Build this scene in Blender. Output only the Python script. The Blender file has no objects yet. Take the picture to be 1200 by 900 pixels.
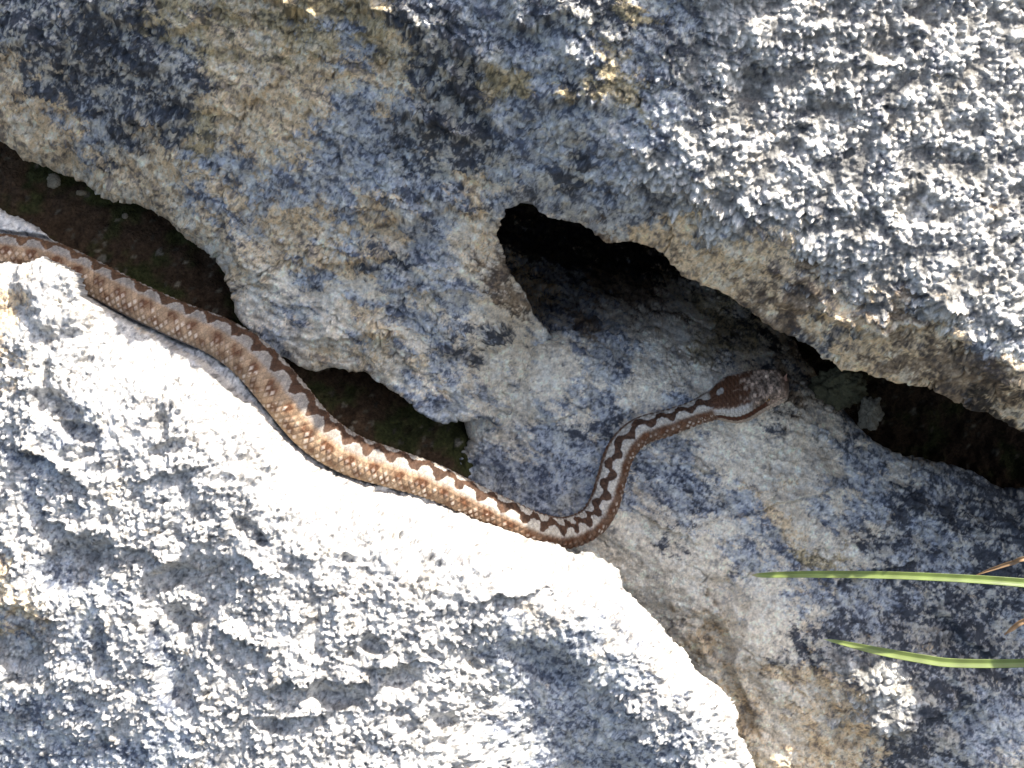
import bpy, math, random
import numpy as np

# ------------------------------------------------------------------ frame, camera, light
# The rock face is laid out in a local frame (u right, v up the slope, w out of the rock), centimetres.
TILT = math.radians(52)          # the slope of the outcrop under the camera
DIST = 160.0                     # camera distance from the w = 0 plane, cm
PXCM = 0.05                      # centimetres per photograph pixel at w = 0
ROT = np.array([[1, 0, 0],
                [0, math.cos(TILT), -math.sin(TILT)],
                [0, math.sin(TILT), math.cos(TILT)]])
LIFT = np.array([0.0, 0.0, 1.0])

def world(p):
    return (np.asarray(p, float) * 0.01) @ ROT.T + LIFT

def P(px, py, w=0.0):
    k = PXCM * (DIST - w) / DIST
    return ((px - 600) * k, (450 - py) * k)

scene = bpy.context.scene
cam_data = bpy.data.cameras.new('camera')
cam = bpy.data.objects.new('camera', cam_data)
scene.collection.objects.link(cam)
scene.camera = cam
cam.location = world((0, 0, DIST))
cam.rotation_euler = (TILT, 0, 0)
cam_data.sensor_width = 36
cam_data.lens = 36 * DIST / (1200 * PXCM)
cam_data.clip_start = 0.05
cam_data.clip_end = 500

SUN_AZ, SUN_EL = math.radians(58), math.radians(33)      # in the local frame
S_loc = np.array([math.cos(SUN_EL) * math.cos(SUN_AZ), math.cos(SUN_EL) * math.sin(SUN_AZ), math.sin(SUN_EL)])
S = ROT @ S_loc
sun_data = bpy.data.lights.new('sun', 'SUN')
sun_data.energy = 5.0
sun_data.angle = math.radians(0.5)
sun_data.color = (1.0, 0.94, 0.85)
sun = bpy.data.objects.new('sun', sun_data)
scene.collection.objects.link(sun)
from mathutils import Vector
sun.rotation_euler = Vector(S).to_track_quat('Z', 'Y').to_euler()
sun.location = (0, 0, 5)

wd = bpy.data.worlds.new('World')
scene.world = wd
wd.use_nodes = True
wn = wd.node_tree.nodes
sky = wn.new('ShaderNodeTexSky')
sky.sky_type = 'NISHITA'
sky.sun_disc = False
sky.sun_elevation = math.asin(S[2])
sky.sun_rotation = math.atan2(S[0], S[1])
sky.dust_density = 4.0
sky.ozone_density = 0.4
wd.node_tree.links.new(sky.outputs[0], wn['Background'].inputs[0])
wn['Background'].inputs[1].default_value = 0.15

scene.view_settings.view_transform = 'Standard'
scene.view_settings.look = 'None'
scene.view_settings.exposure = 1.32
scene.view_settings.gamma = 1.0

# ------------------------------------------------------------------ numpy noise
rng = np.random.RandomState(7)
PERM = rng.permutation(256)
PERM = np.concatenate([PERM, PERM, PERM])
ANG = rng.rand(256) * 2 * np.pi
GX, GY = np.cos(ANG).astype(np.float32), np.sin(ANG).astype(np.float32)
RND = rng.rand(4, 256).astype(np.float32)

def hsh(ix, iy):
    return PERM[PERM[ix & 255] + (iy & 255)]

def perlin(x, y):
    x = x.astype(np.float32); y = y.astype(np.float32)
    fx, fy = np.floor(x), np.floor(y)
    ix, iy = fx.astype(np.int32), fy.astype(np.int32)
    dx, dy = x - fx, y - fy
    sx = dx * dx * dx * (dx * (dx * 6 - 15) + 10)
    sy = dy * dy * dy * (dy * (dy * 6 - 15) + 10)
    def g(i, j, a, b):
        h = hsh(i, j)
        return GX[h] * a + GY[h] * b
    n00 = g(ix, iy, dx, dy); n10 = g(ix + 1, iy, dx - 1, dy)
    n01 = g(ix, iy + 1, dx, dy - 1); n11 = g(ix + 1, iy + 1, dx - 1, dy - 1)
    a = n00 + sx * (n10 - n00); b = n01 + sx * (n11 - n01)
    return (a + sy * (b - a)) * 1.5

def fbm(x, y, scale, octs=4, gain=0.5, seed=0.0):
    s = np.zeros(x.shape, np.float32); a = 1.0; t = 0
    f = 1.0 / scale
    for o in range(octs):
        s += a * perlin(x * f + 17.3 * o + seed * 7.1, y * f - 9.7 * o + seed * 3.3)
        t += a; a *= gain; f *= 2.03
    return s / t

def ridged(x, y, scale, octs=3, seed=0.0):
    s = np.zeros(x.shape, np.float32); a = 1.0; t = 0
    f = 1.0 / scale
    for o in range(octs):
        s += a * (1 - 2.2 * np.abs(perlin(x * f + 11.1 * o + seed * 5.1, y * f + 4.7 * o - seed * 2.3)))
        t += a; a *= 0.5; f *= 2.1
    return s / t

def worley(x, y, scale, seed=0):
    """distance to the nearest jittered cell point (in cells), second distance, and that cell's random numbers"""
    x = (x / scale).astype(np.float32) + seed * 13.7; y = (y / scale).astype(np.float32) + seed * 5.9
    fx, fy = np.floor(x), np.floor(y)
    ix, iy = fx.astype(np.int32), fy.astype(np.int32)
    dx, dy = x - fx, y - fy
    f1 = np.full(x.shape, 9.0, np.float32); f2 = np.full(x.shape, 9.0, np.float32)
    hid = np.zeros(x.shape, np.int64)
    for i in (-1, 0, 1):
        for j in (-1, 0, 1):
            h = hsh(ix + i, iy + j)
            d = (i + 0.1 + 0.8 * RND[0][h] - dx) ** 2 + (j + 0.1 + 0.8 * RND[1][h] - dy) ** 2
            near = d < f1
            f2 = np.where(near, f1, np.minimum(f2, d))
            hid = np.where(near, h, hid)
            f1 = np.where(near, d, f1)
    return np.sqrt(f1), np.sqrt(f2), RND[2][hid], RND[3][hid]

def sstep(a, b, x):
    t = np.clip((x - a) / (b - a), 0, 1)
    return t * t * (3 - 2 * t)

# ------------------------------------------------------------------ helpers
def tps_fit(pts, smooth=0.02):
    p = np.array(pts, float)
    n = len(p)
    xy = p[:, :2]
    d = np.sqrt(((xy[:, None] - xy[None]) ** 2).sum(-1))
    K = np.where(d > 0, d * d * np.log(d + 1e-9), 0) + np.eye(n) * smooth * n
    A = np.zeros((n + 3, n + 3))
    A[:n, :n] = K
    A[:n, n] = 1; A[:n, n + 1:] = xy
    A[n, :n] = 1; A[n + 1:, :n] = xy.T
    sol = np.linalg.solve(A, np.concatenate([p[:, 2], np.zeros(3)]))
    return xy, sol

def tps_eval(fit, x, y):
    xy, sol = fit
    out = sol[-3] + sol[-2] * x + sol[-1] * y
    for i in range(len(xy)):
        r2 = (x - xy[i, 0]) ** 2 + (y - xy[i, 1]) ** 2
        out = out + sol[i] * 0.5 * r2 * np.log(r2 + 1e-12)
    return out

def heights(pxpts):
    """control points given as photograph pixel + height; returns a fit in centimetres"""
    return tps_fit([(*P(x, y, w), w) for x, y, w in pxpts])

def bilinear(grid_x, grid_y, Z, x, y):
    ix = np.clip(np.searchsorted(grid_x, x) - 1, 0, len(grid_x) - 2)
    iy = np.clip(np.searchsorted(grid_y, y) - 1, 0, len(grid_y) - 2)
    tx = np.clip((x - grid_x[ix]) / (grid_x[ix + 1] - grid_x[ix]), 0, 1)
    ty = np.clip((y - grid_y[iy]) / (grid_y[iy + 1] - grid_y[iy]), 0, 1)
    return (Z[iy, ix] * (1 - tx) * (1 - ty) + Z[iy, ix + 1] * tx * (1 - ty)
            + Z[iy + 1, ix] * (1 - tx) * ty + Z[iy + 1, ix + 1] * tx * ty)

def axis(lo, hi, dlo, dhi, step, grow=1.06):
    """fine steps between dlo and dhi, growing ones beyond"""
    a = list(np.arange(max(lo, dlo), min(hi, dhi), step))
    s, x = step, a[-1]
    while x < hi:
        s = min(s * grow, 40); x += s; a.append(x)
    s, x, b = step, a[0], []
    while x > lo:
        s = min(s * grow, 40); x -= s; b.append(x)
    return np.array(b[::-1] + a)

def catmull(pts, n):
    p = np.array(pts, float)
    p = np.vstack([2 * p[0] - p[1], p, 2 * p[-1] - p[-2]])
    out = []
    for i in range(1, len(p) - 2):
        t = np.linspace(0, 1, n, endpoint=False)[:, None]
        a, b, c, d = p[i - 1], p[i], p[i + 1], p[i + 2]
        out.append(0.5 * (2 * b + (c - a) * t + (2 * a - 5 * b + 4 * c - d) * t ** 2 + (3 * b - a - 3 * c + d) * t ** 3))
    out.append(p[-2][None])
    return np.vstack(out)

def mesh_object(name, co, faces, mat, col=None, parent=None, smooth=True):
    """co in the local frame, cm"""
    me = bpy.data.meshes.new(name)
    co = world(co).astype(np.float32)
    nv, nf = len(co), len(faces)
    faces = np.asarray(faces, np.int32); k = faces.shape[1]
    me.vertices.add(nv); me.vertices.foreach_set('co', co.ravel())
    me.loops.add(nf * k); me.loops.foreach_set('vertex_index', faces.ravel())
    me.polygons.add(nf)
    me.polygons.foreach_set('loop_start', np.arange(0, nf * k, k, dtype=np.int32))
    me.polygons.foreach_set('loop_total', np.full(nf, k, np.int32))
    me.polygons.foreach_set('use_smooth', np.full(nf, smooth, bool))
    me.update(calc_edges=True)
    if col is not None:
        ca = me.color_attributes.new('albedo', 'FLOAT_COLOR', 'POINT')
        rgba = np.ones((nv, 4), np.float32); rgba[:, :3] = col
        ca.data.foreach_set('color', rgba.ravel())
    me.materials.append(mat)
    o = bpy.data.objects.new(name, me)
    scene.collection.objects.link(o)
    if parent is not None:
        o.parent = parent
    return o

def tag(o, label=None, cat=None, group=None, kind=None):
    for k, v in (('label', label), ('category', cat), ('group', group), ('kind', kind)):
        if v: o[k] = v
    return o

# ------------------------------------------------------------------ materials
def attr_material(name, rough=0.9, grain=(900, 0.25), bump=(1400, 0.0004), spec=0.25, gloss_noise=0.0):
    m = bpy.data.materials.new(name); m.use_nodes = True
    nt = m.node_tree; N = nt.nodes; L = nt.links
    b = N['Principled BSDF']
    b.inputs['Roughness'].default_value = rough
    b.inputs['Specular IOR Level'].default_value = spec
    at = N.new('ShaderNodeAttribute'); at.attribute_name = 'albedo'
    tc = N.new('ShaderNodeTexCoord')
    n1 = N.new('ShaderNodeTexNoise'); n1.inputs['Scale'].default_value = grain[0]; n1.inputs['Detail'].default_value = 4
    L.new(tc.outputs['Object'], n1.inputs['Vector'])
    mr = N.new('ShaderNodeMapRange')
    mr.inputs['From Min'].default_value = 0.3; mr.inputs['From Max'].default_value = 0.7
    mr.inputs['To Min'].default_value = 1 - grain[1]; mr.inputs['To Max'].default_value = 1 + grain[1]
    L.new(n1.outputs['Fac'], mr.inputs['Value'])
    mx = N.new('ShaderNodeVectorMath'); mx.operation = 'SCALE'
    L.new(at.outputs['Color'], mx.inputs[0]); L.new(mr.outputs[0], mx.inputs['Scale'])
    L.new(mx.outputs[0], b.inputs['Base Color'])
    n2 = N.new('ShaderNodeTexNoise'); n2.inputs['Scale'].default_value = bump[0]; n2.inputs['Detail'].default_value = 3
    L.new(tc.outputs['Object'], n2.inputs['Vector'])
    bp = N.new('ShaderNodeBump'); bp.inputs['Strength'].default_value = 1.0; bp.inputs['Distance'].default_value = bump[1]
    L.new(n2.outputs['Fac'], bp.inputs['Height']); L.new(bp.outputs[0], b.inputs['Normal'])
    return m

ROCK = attr_material('limestone_with_lichen', grain=(700, 0.22), bump=(1300, 0.001))
SOIL = attr_material('dark_mossy_soil', rough=0.95, grain=(500, 0.4), bump=(700, 0.002), spec=0.1)
SKIN = attr_material('snake_scales', rough=0.66, grain=(1300, 0.28), bump=(1600, 0.0003), spec=0.25)

# ------------------------------------------------------------------ colour maps, read off the photograph every 50 px
# each class: main colour, dark grains, pale grains, share of dark, share of pale
GRAIN = {'T': ((.68, .53, .34), (.30, .245, .19), (.71, .63, .49), .11, .22),
         'W': ((.73, .64, .50), (.42, .39, .34), (.70, .65, .55), .06, .2),
         'V': ((.50, .485, .455), (.30, .29, .28), (.60, .58, .54), .06, .2),
         'B': ((.395, .415, .44), (.11, .125, .16), (.54, .54, .50), .18, .20),
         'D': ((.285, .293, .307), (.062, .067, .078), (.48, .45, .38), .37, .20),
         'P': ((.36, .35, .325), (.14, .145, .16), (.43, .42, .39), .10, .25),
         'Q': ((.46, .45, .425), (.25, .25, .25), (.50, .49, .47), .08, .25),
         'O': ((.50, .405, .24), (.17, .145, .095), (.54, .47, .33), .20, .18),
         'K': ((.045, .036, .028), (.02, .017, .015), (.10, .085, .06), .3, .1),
         'R': ((.24, .18, .12), (.09, .07, .055), (.40, .32, .23), .25, .1)}
LUMP = {'T': .16, 'W': .10, 'V': .42, 'B': .5, 'D': .85, 'P': 1.0, 'Q': 1.0, 'O': .35, 'K': .6, 'R': .25}
KEYS = list(GRAIN)

MAIN_MAP = """
DDDDOTTOOODBBDDOBPPPPPPPP
DDDDDOTOBODDBBDDDPPPPPPPP
TDDDDTTTTTDDOBOBDPPPPPPPP
TTBDDOTTBBDDBBBBPPPPPPPPP
TTTTTBBBBBDDBDBPPPPPPPPPP
TTTTTTBTBTBTWBBBTPPPPPPPP
TTTTTWTTTDBWRRRTTTTPPPPPP
TTTTTTWBWBBBWRRRRTRRTPPPP
TTTTTTBWWTWDWBRRWWRDTRTBB
TTTTTTTWTWBWWBDBWDKKTTRRT
TTTTTTTTTTBBBDDBBWBDBDRKK
TTTTTTTTTTTBBBBDBDWBWDBDD
TTTTTTTTTTTTBBBWBDTWBDDDD
TTTTTTTTTTTTTBWWWBDTBDBDD
TTTTTTTTTTTTTTBWWWTTBBDDD
TTTTTTTTTTTTTTTBWWWTDDDDD
TTTTTTTTTTTTTTTBTWWTPPDDD
TTTTTTTTTTTTTTTTTWTTDPDBB
TTTTTTTTTTTTTTTTTTTTBDDBW
""".split()
FRONT_MAP = """
WWWWWWWWWWWWWWWWWWWWWWWWW
WWWWWWWWWWWWWWWWWWWWWWWWW
WWWWWWWWWWWWWWWWWWWWWWWWW
WWWWWWWWWWWWWWWWWWWWWWWWW
WWWWWWWWWWWWWWWWWWWWWWWWW
WWWWWWWWWWWWWWWWWWWWWWWWW
WWWWWWWWWWWWWWWWWWWWWWWWW
TWWWWWWWWWWWWWWWWWWWWWWWW
TWWWWWWWWWWWWWWWWWWWWWWWW
PPWWWWWWWWWWWWWWWWWWWWWWW
PPBWPWWWWWWWWWWWWWWWWWWWW
PBPPPPWWWWWWWWWWWWWWWWWWW
PPPPPPPWWWWWWWWWWWWWWWWWW
PDPPPPPPWPWWWWWWWWWWWWWWW
TPBPPPPPPPPPWWWWWWWWWWWWW
BPBPBPPPPPPPBBDWWWWWWWWWW
BPPPBPPPPPPPDBBPWWWWWWWWW
BBPPBPPPPPPPBDBDPWWWWWWWW
BBBBDPPPPPPPBBBDDPWWWWWWW
""".split()
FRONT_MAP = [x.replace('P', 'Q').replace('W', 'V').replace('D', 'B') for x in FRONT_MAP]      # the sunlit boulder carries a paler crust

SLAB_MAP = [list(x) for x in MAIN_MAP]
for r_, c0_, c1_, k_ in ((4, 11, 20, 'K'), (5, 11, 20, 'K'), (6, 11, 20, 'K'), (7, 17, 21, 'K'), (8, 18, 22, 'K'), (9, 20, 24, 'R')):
    for c_ in range(c0_, c1_): SLAB_MAP[r_][c_] = k_  # K cells: slab painted near black towards the cave, shade put into colour
for r_, c0_, c1_, k_ in ((12, 15, 16, 'W'), (13, 13, 19, 'W'), (14, 14, 19, 'W'), (15, 15, 19, 'W'), (16, 16, 20, 'W'), (17, 17, 20, 'W'), (18, 17, 20, 'T'), (16, 17, 18, 'T'), (17, 17, 18, 'T'), (15, 17, 18, 'T')):
    for c_ in range(c0_, c1_): SLAB_MAP[r_][c_] = k_
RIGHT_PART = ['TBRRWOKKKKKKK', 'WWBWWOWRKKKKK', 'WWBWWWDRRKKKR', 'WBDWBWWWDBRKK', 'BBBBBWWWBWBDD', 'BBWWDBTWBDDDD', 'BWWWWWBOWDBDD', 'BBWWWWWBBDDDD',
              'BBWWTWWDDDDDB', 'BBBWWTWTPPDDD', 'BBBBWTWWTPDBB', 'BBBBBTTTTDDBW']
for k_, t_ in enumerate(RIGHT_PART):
    SLAB_MAP[7 + k_][12:25] = list(t_)  # K cells here continue the painted shade of the cave
for r_ in (8, 9, 10): SLAB_MAP[r_][10:12] = ['B', 'W']
SLAB_MAP = [''.join(x) for x in SLAB_MAP]

def class_colours(rows, px, py, u, v, sharp=4.0, seed=0):
    """px, py: where each vertex sits on the map; returns colour and lumpiness"""
    au_ = (u * .87 - v * .5) / 1.9; av_ = u * .5 + v * .87
    wx = fbm(au_, av_, 2.8, 5, 0.6, seed + 1) * 80; wy = fbm(au_, av_, 2.8, 5, 0.6, seed + 2) * 80
    qx = np.clip((px + wx) / 50, 0, 23.999); qy = np.clip((py + wy) / 50, 0, 17.999)
    ix = qx.astype(int); iy = qy.astype(int); tx = qx - ix; ty = qy - iy
    arr = np.array([[KEYS.index(c) for c in r] for r in rows])
    W = np.zeros((len(KEYS),) + px.shape, np.float32)
    for (a, b, wt) in ((0, 0, (1 - tx) * (1 - ty)), (1, 0, tx * (1 - ty)), (0, 1, (1 - tx) * ty), (1, 1, tx * ty)):
        c = arr[iy + b, ix + a]
        for k in range(len(KEYS)):
            W[k] += wt * (c == k)
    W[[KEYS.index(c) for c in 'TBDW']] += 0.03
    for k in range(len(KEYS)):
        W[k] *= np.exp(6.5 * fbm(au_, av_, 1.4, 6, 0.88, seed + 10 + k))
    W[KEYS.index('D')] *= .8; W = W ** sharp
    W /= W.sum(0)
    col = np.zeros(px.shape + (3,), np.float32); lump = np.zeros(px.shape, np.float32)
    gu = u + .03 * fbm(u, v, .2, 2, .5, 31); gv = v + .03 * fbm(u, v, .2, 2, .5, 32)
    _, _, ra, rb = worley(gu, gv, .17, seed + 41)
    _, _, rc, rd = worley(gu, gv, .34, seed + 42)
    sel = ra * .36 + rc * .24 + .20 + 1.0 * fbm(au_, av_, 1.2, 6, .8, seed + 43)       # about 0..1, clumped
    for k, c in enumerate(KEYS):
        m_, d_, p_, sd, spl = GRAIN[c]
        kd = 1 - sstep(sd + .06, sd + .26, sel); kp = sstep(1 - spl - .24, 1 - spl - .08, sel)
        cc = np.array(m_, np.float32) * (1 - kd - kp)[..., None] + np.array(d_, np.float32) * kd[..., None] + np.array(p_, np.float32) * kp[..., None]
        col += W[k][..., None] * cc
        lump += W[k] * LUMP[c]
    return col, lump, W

# ------------------------------------------------------------------ the snake's path (photo px, height of its axis, half width px, roll of the back)
SNAKE = [(-150, 262, 2.4, 19, 66), (-70, 280, 2.6, 20, 66), (0, 293, 2.9, 20, 66), (58, 303, 2.6, 21, 66), (110, 328, 2.7, 22.5, 70),
         (160, 354, 3.2, 23, 72), (210, 377, 3.4, 23.5, 70), (258, 397, 3.5, 25, 66), (296, 423, 3.7, 27, 60),
         (332, 463, 3.8, 28, 58), (368, 505, 3.8, 27, 56), (410, 533, 3.7, 25, 54), (455, 548, 3.5, 23.5, 54),
         (505, 564, 3.2, 21.5, 52), (553, 586, 2.8, 19.5, 48), (597, 606, 2.2, 18.5, 42), (630, 620, 1.2, 18.5, 38),
         (662, 625, -0.4, 18.5, 34), (692, 613, -1.7, 18, 28), (708, 590, -2.1, 17.5, 22), (717, 560, -2.3, 17, 16), (728, 528, -2.5, 17, 22),
         (750, 506, -2.7, 16.5, 34), (782, 496, -2.9, 15.5, 40), (812, 485, -2.9, 14.5, 40), (836, 475, -2.7, 16, 32)]
HEAD_TIP = (924, 449, -2.2)
sp = np.array([(*P(x, y, w), w, hw * PXCM, math.radians(r)) for x, y, w, hw, r in SNAKE])
SPATH = catmull(sp, 24)

def path_distance(u, v):
    """distance to the snake's axis, and the nearest sample's index"""
    best = np.full(u.shape, 1e9, np.float32); idx = np.zeros(u.shape, np.int32)
    for i in range(0, len(SPATH), 2):
        d = (u - SPATH[i, 0]) ** 2 + (v - SPATH[i, 1]) ** 2
        m = d < best
        best[m] = d[m]; idx[m] = i
    return np.sqrt(best), idx

# ------------------------------------------------------------------ rock builder
def build_rock(name, outline, ctrl, cmap, extent, calm=0.0, smoothness=0.0, stretch=1.6, step=0.065, skirt=14.0, undercut=0.35, seed=0,
               pits=(), ledges=(), extra=None, rough=1.0, jag=0.35, dense=(-31, 31, -23.5, 23.5)):
    """outline: (px, py, w, rounding cm) clockwise or not; extent: u0 u1 v0 v1 of the parameter sheet"""
    u0, u1, v0, v1 = extent
    U = axis(u0, u1, dense[0], dense[1], step); V = axis(v0, v1, dense[2], dense[3], step)
    uu, vv = np.meshgrid(U, V); uu = uu.astype(np.float32); vv = vv.astype(np.float32)
    # outline as a dense polyline with a ragged edge
    ol = np.array([(*P(x, y, w), w, r) for x, y, w, r in outline])
    ol = catmull(np.vstack([ol, ol[:1]]), 14)[:-1]
    n = len(ol)
    tang = np.roll(ol[:, :2], -1, 0) - np.roll(ol[:, :2], 1, 0)
    tang /= np.linalg.norm(tang, axis=1, keepdims=True) + 1e-9
    area = np.sum(ol[:, 0] * np.roll(ol[:, 1], -1) - np.roll(ol[:, 0], -1) * ol[:, 1])
    nin = np.stack([-tang[:, 1], tang[:, 0]], 1) * (1 if area > 0 else -1)
    j = fbm(ol[:, 0], ol[:, 1], 2.2, 4, 0.6, seed + 3) * jag * 1.6
    ol[:, :2] += nin * j[:, None]
    # inside test by rows (even-odd)
    inside = np.zeros(uu.shape, bool)
    a = ol[:, :2]; b = np.roll(a, -1, 0)
    for r, y in enumerate(V):
        c = (a[:, 1] > y) != (b[:, 1] > y)
        if c.any():
            xs = a[c, 0] + (y - a[c, 1]) / (b[c, 1] - a[c, 1]) * (b[c, 0] - a[c, 0])
            inside[r] = (np.searchsorted(np.sort(xs), U) % 2) == 1
    # coarse distance, then exact near the edge
    def seg_dist(x, y):
        best = np.full(x.shape, 1e9, np.float32); bi = np.zeros(x.shape, np.int32); bt = np.zeros(x.shape, np.float32)
        for i in range(n):
            ax, ay = a[i]; dx, dy = b[i] - a[i]; L2 = dx * dx + dy * dy + 1e-9
            t = np.clip(((x - ax) * dx + (y - ay) * dy) / L2, 0, 1)
            d = (x - ax - t * dx) ** 2 + (y - ay - t * dy) ** 2
            m = d < best
            best = np.where(m, d, best); bi = np.where(m, i, bi); bt = np.where(m, t, bt)
        return np.sqrt(best), bi, bt
    Uc = np.linspace(U[0], U[-1], 260); Vc = np.linspace(V[0], V[-1], 200)
    uc, vc = np.meshgrid(Uc, Vc)
    dc, _, _ = seg_dist(uc, vc)
    d = bilinear(Uc, Vc, dc, uu, vv).astype(np.float32)
    keep = inside | (d < skirt + 1)
    near = (d < 5.5) & keep | (~inside & keep)
    dn, bi, bt = seg_dist(uu[near], vv[near])
    d[near] = dn
    BI = np.zeros(uu.shape, np.int32); BT = np.zeros(uu.shape, np.float32)
    BI[near] = bi; BT[near] = bt
    nx2 = (BI + 1) % n
    # macro height
    fit = heights(ctrl)
    hc = tps_eval(fit, uc, vc)
    h = bilinear(Uc, Vc, hc, uu, vv).astype(np.float32)
    hbase = h.copy()
    bm = rough * (fbm(uu, vv, 7.0, 3, 0.5, seed + 4) * 1.3 + fbm((uu * .87 - vv * .5) / stretch, uu * .5 + vv * .87, 2.5, 5, 0.62, seed + 5) * 1.5)
    bm = bm * (1 - calm * sstep(8, 16, uu + .4 * vv))
    h = h + bm
    for (x, y, rx, ry, ang, dep) in pits:
        cx, cy = P(x, y, 5)
        ca, sa = math.cos(math.radians(ang)), math.sin(math.radians(ang))
        wob = 1 + 0.5 * fbm(uu, vv, 1.6, 3, 0.6, seed + x * .01)
        a1 = ((uu - cx) * ca + (vv - cy) * sa) / (rx * PXCM); b1 = (-(uu - cx) * sa + (vv - cy) * ca) / (ry * PXCM)
        rr = np.sqrt(a1 * a1 + b1 * b1) * wob
        h -= (1.5 if rough < .5 and dep > 0 else 1.0) * dep * (1 - sstep(0.45, 1.15, rr))
    for (x0, y0, x1, y1, hgt, fall) in ledges:
        ax0, ay0 = P(x0, y0, 5); ax1, ay1 = P(x1, y1, 5)
        if ax1 < ax0: ax0, ay0, ax1, ay1 = ax1, ay1, ax0, ay0
        L_ = math.hypot(ax1 - ax0, ay1 - ay0); ex, ey = (ax1 - ax0) / L_, (ay1 - ay0) / L_
        m = (np.abs(uu - (ax0 + ax1) / 2) < L_ / 2 + 3) & (np.abs(vv - (ay0 + ay1) / 2) < L_ / 2 + 4)
        su, sv = uu[m], vv[m]
        al = (su - ax0) * ex + (sv - ay0) * ey
        ac = -(su - ax0) * ey + (sv - ay0) * ex + .8 * fbm(su, sv, 1.6, 5, .65, seed + x0 * .03)
        win = sstep(-.6, .5, al) * (1 - sstep(L_ - .5, L_ + .6, al)) * (.6 + .8 * fbm(su, sv, 1.2, 2, .5, seed + 61) + .2)
        h[m] += (1.9 if rough > .5 else 1.25) * hgt * win * sstep(-.10, .10, ac) * np.exp(-np.maximum(ac, 0) / (fall * PXCM))
    if extra is not None:
        h = extra(uu, vv, h)
    R = ol[BI, 3] * (1 - BT) + ol[nx2, 3] * BT
    R = np.maximum(R, 0.05)
    q = np.clip(1 - d / R, 0, 1)
    rnd = 0.85 * R * (1 - np.sqrt(np.clip(1 - q * q, 0, 1)))
    e = np.where(inside, 0, d)
    # outside vertices are drawn onto the edge and carried down and inwards: the underside
    Qx = a[BI, 0] * (1 - BT) + b[BI, 0] * BT; Qy = a[BI, 1] * (1 - BT) + b[BI, 1] * BT
    NX = nin[BI, 0]; NY = nin[BI, 1]
    he = tps_eval(fit, Qx[~inside], Qy[~inside])
    Xp = np.where(inside, uu, Qx + NX * e * undercut); Yp = np.where(inside, vv, Qy + NY * e * undercut)
    Zp = np.where(inside, h - rnd, 0)
    Zb = np.where(inside, hbase - rnd, 0)
    Zb[~inside] = he - 0.85 * R[~inside] - e[~inside] * 1.25
    he = he + bm[~inside]
    if extra is not None:
        he = extra(Qx[~inside], Qy[~inside], he.astype(np.float32))
    Zp[~inside] = he - 0.85 * R[~inside] - e[~inside] * 1.25
    # colours
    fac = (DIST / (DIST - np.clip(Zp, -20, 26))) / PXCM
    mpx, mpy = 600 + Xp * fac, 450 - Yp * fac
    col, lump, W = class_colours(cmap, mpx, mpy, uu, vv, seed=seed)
    lump = lump * (1 - smoothness * (1 - W[KEYS.index('P')]))
    # relief, along the normal of the macro form
    wu = uu + fbm(uu, vv, 1.2, 2, 0.5, seed + 6) * 0.5; wv = vv + fbm(uu, vv, 1.2, 2, 0.5, seed + 7) * 0.5
    au, av = (wu * 0.8 - wv * 0.6), (wu * 0.6 + wv * 0.8)
    led = ridged(au / 2.6, av, 1.7, 3, seed + 8)
    ledge = (np.clip(led, 0, 1) ** 2) * 0.34 * (1 - .95 * np.clip(lump * 1.3, 0, 1))
    fine = fbm(uu, vv, 0.6, 3, 0.65, seed + 9) * 0.15 * (1 - .6 * lump) + (1 - .75 * lump) * fbm((uu * .87 - vv * .5) / 1.8, uu * .5 + vv * .87, 1.1, 4, .6, seed + 19) * .30
    f1, f2, r1, r2 = worley(uu + 0.06 * fbm(uu, vv, .3, 2), vv + 0.06 * fbm(uu, vv, .3, 2, .5, 5), 0.34, seed + 1)
    g1 = np.sqrt(np.clip(1 - (f1 / (0.42 + 0.3 * r1)) ** 2, 0, 1)) * (0.35 + 0.65 * r2)
    f3, f4, r3, r4 = worley(uu, vv, 0.7, seed + 3)
    g2 = np.sqrt(np.clip(1 - (f3 / (0.35 + 0.4 * r3)) ** 2, 0, 1)) * (r4 > 0.35)
    patch = sstep(-0.30, 0.22, fbm(uu, vv, 1.5, 4, 0.62, seed + 12))
    holes = sstep(0.30, 0.50, fbm(uu, vv, 1.1, 3, 0.55, seed + 14))
    grain = lump * (patch * (0.24 * g1 + 0.17 * g2 + 0.14) + 0.09 * g1) - 0.30 * holes * (0.35 + lump * 0.7)
    soft = W[KEYS.index('W')]
    fine = fine * (1 - .8 * soft); ledge = ledge * (1 - .7 * soft)
    crag = np.abs(fbm(uu + .3 * vv, vv * 1.5, 3.4, 4, .55, seed + 17)); crack = -0.55 * np.exp(-(crag / .022) ** 2) * sstep(-.1, .25, fbm(uu, vv, 5, 2, .5, seed + 18)) * (1 - .8 * lump)
    worn = sstep(-.12, .28, fbm(uu, vv, 4.5, 4, .6, seed + 71)) * (1 - W[KEYS.index('P')] - W[KEYS.index('Q')])
    edge_fade = 1 - (.6 if rough > .5 else .3) * (1 - sstep(0, 1.8, d)) * (1 - W[KEYS.index('P')])
    fine = fine * (1 - .7 * worn) * edge_fade
    disp = rough * (ledge * 1.35 * (1 - .6 * worn) + crack) + fine + grain * 1.2 * (1 - .6 * worn) * edge_fade
    fin = sstep(0, 1.2, np.where(inside, d, 0)) * 0 + 1
    dsp = disp * fin
    # crust on the lumps is paler, bare stone between them is darker
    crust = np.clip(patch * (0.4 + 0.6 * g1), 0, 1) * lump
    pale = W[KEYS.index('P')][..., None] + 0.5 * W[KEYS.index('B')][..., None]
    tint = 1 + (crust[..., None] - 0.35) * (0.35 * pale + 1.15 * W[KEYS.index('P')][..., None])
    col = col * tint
    speck = fbm(uu, vv, 0.42, 4, 0.7, seed + 20)
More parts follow.
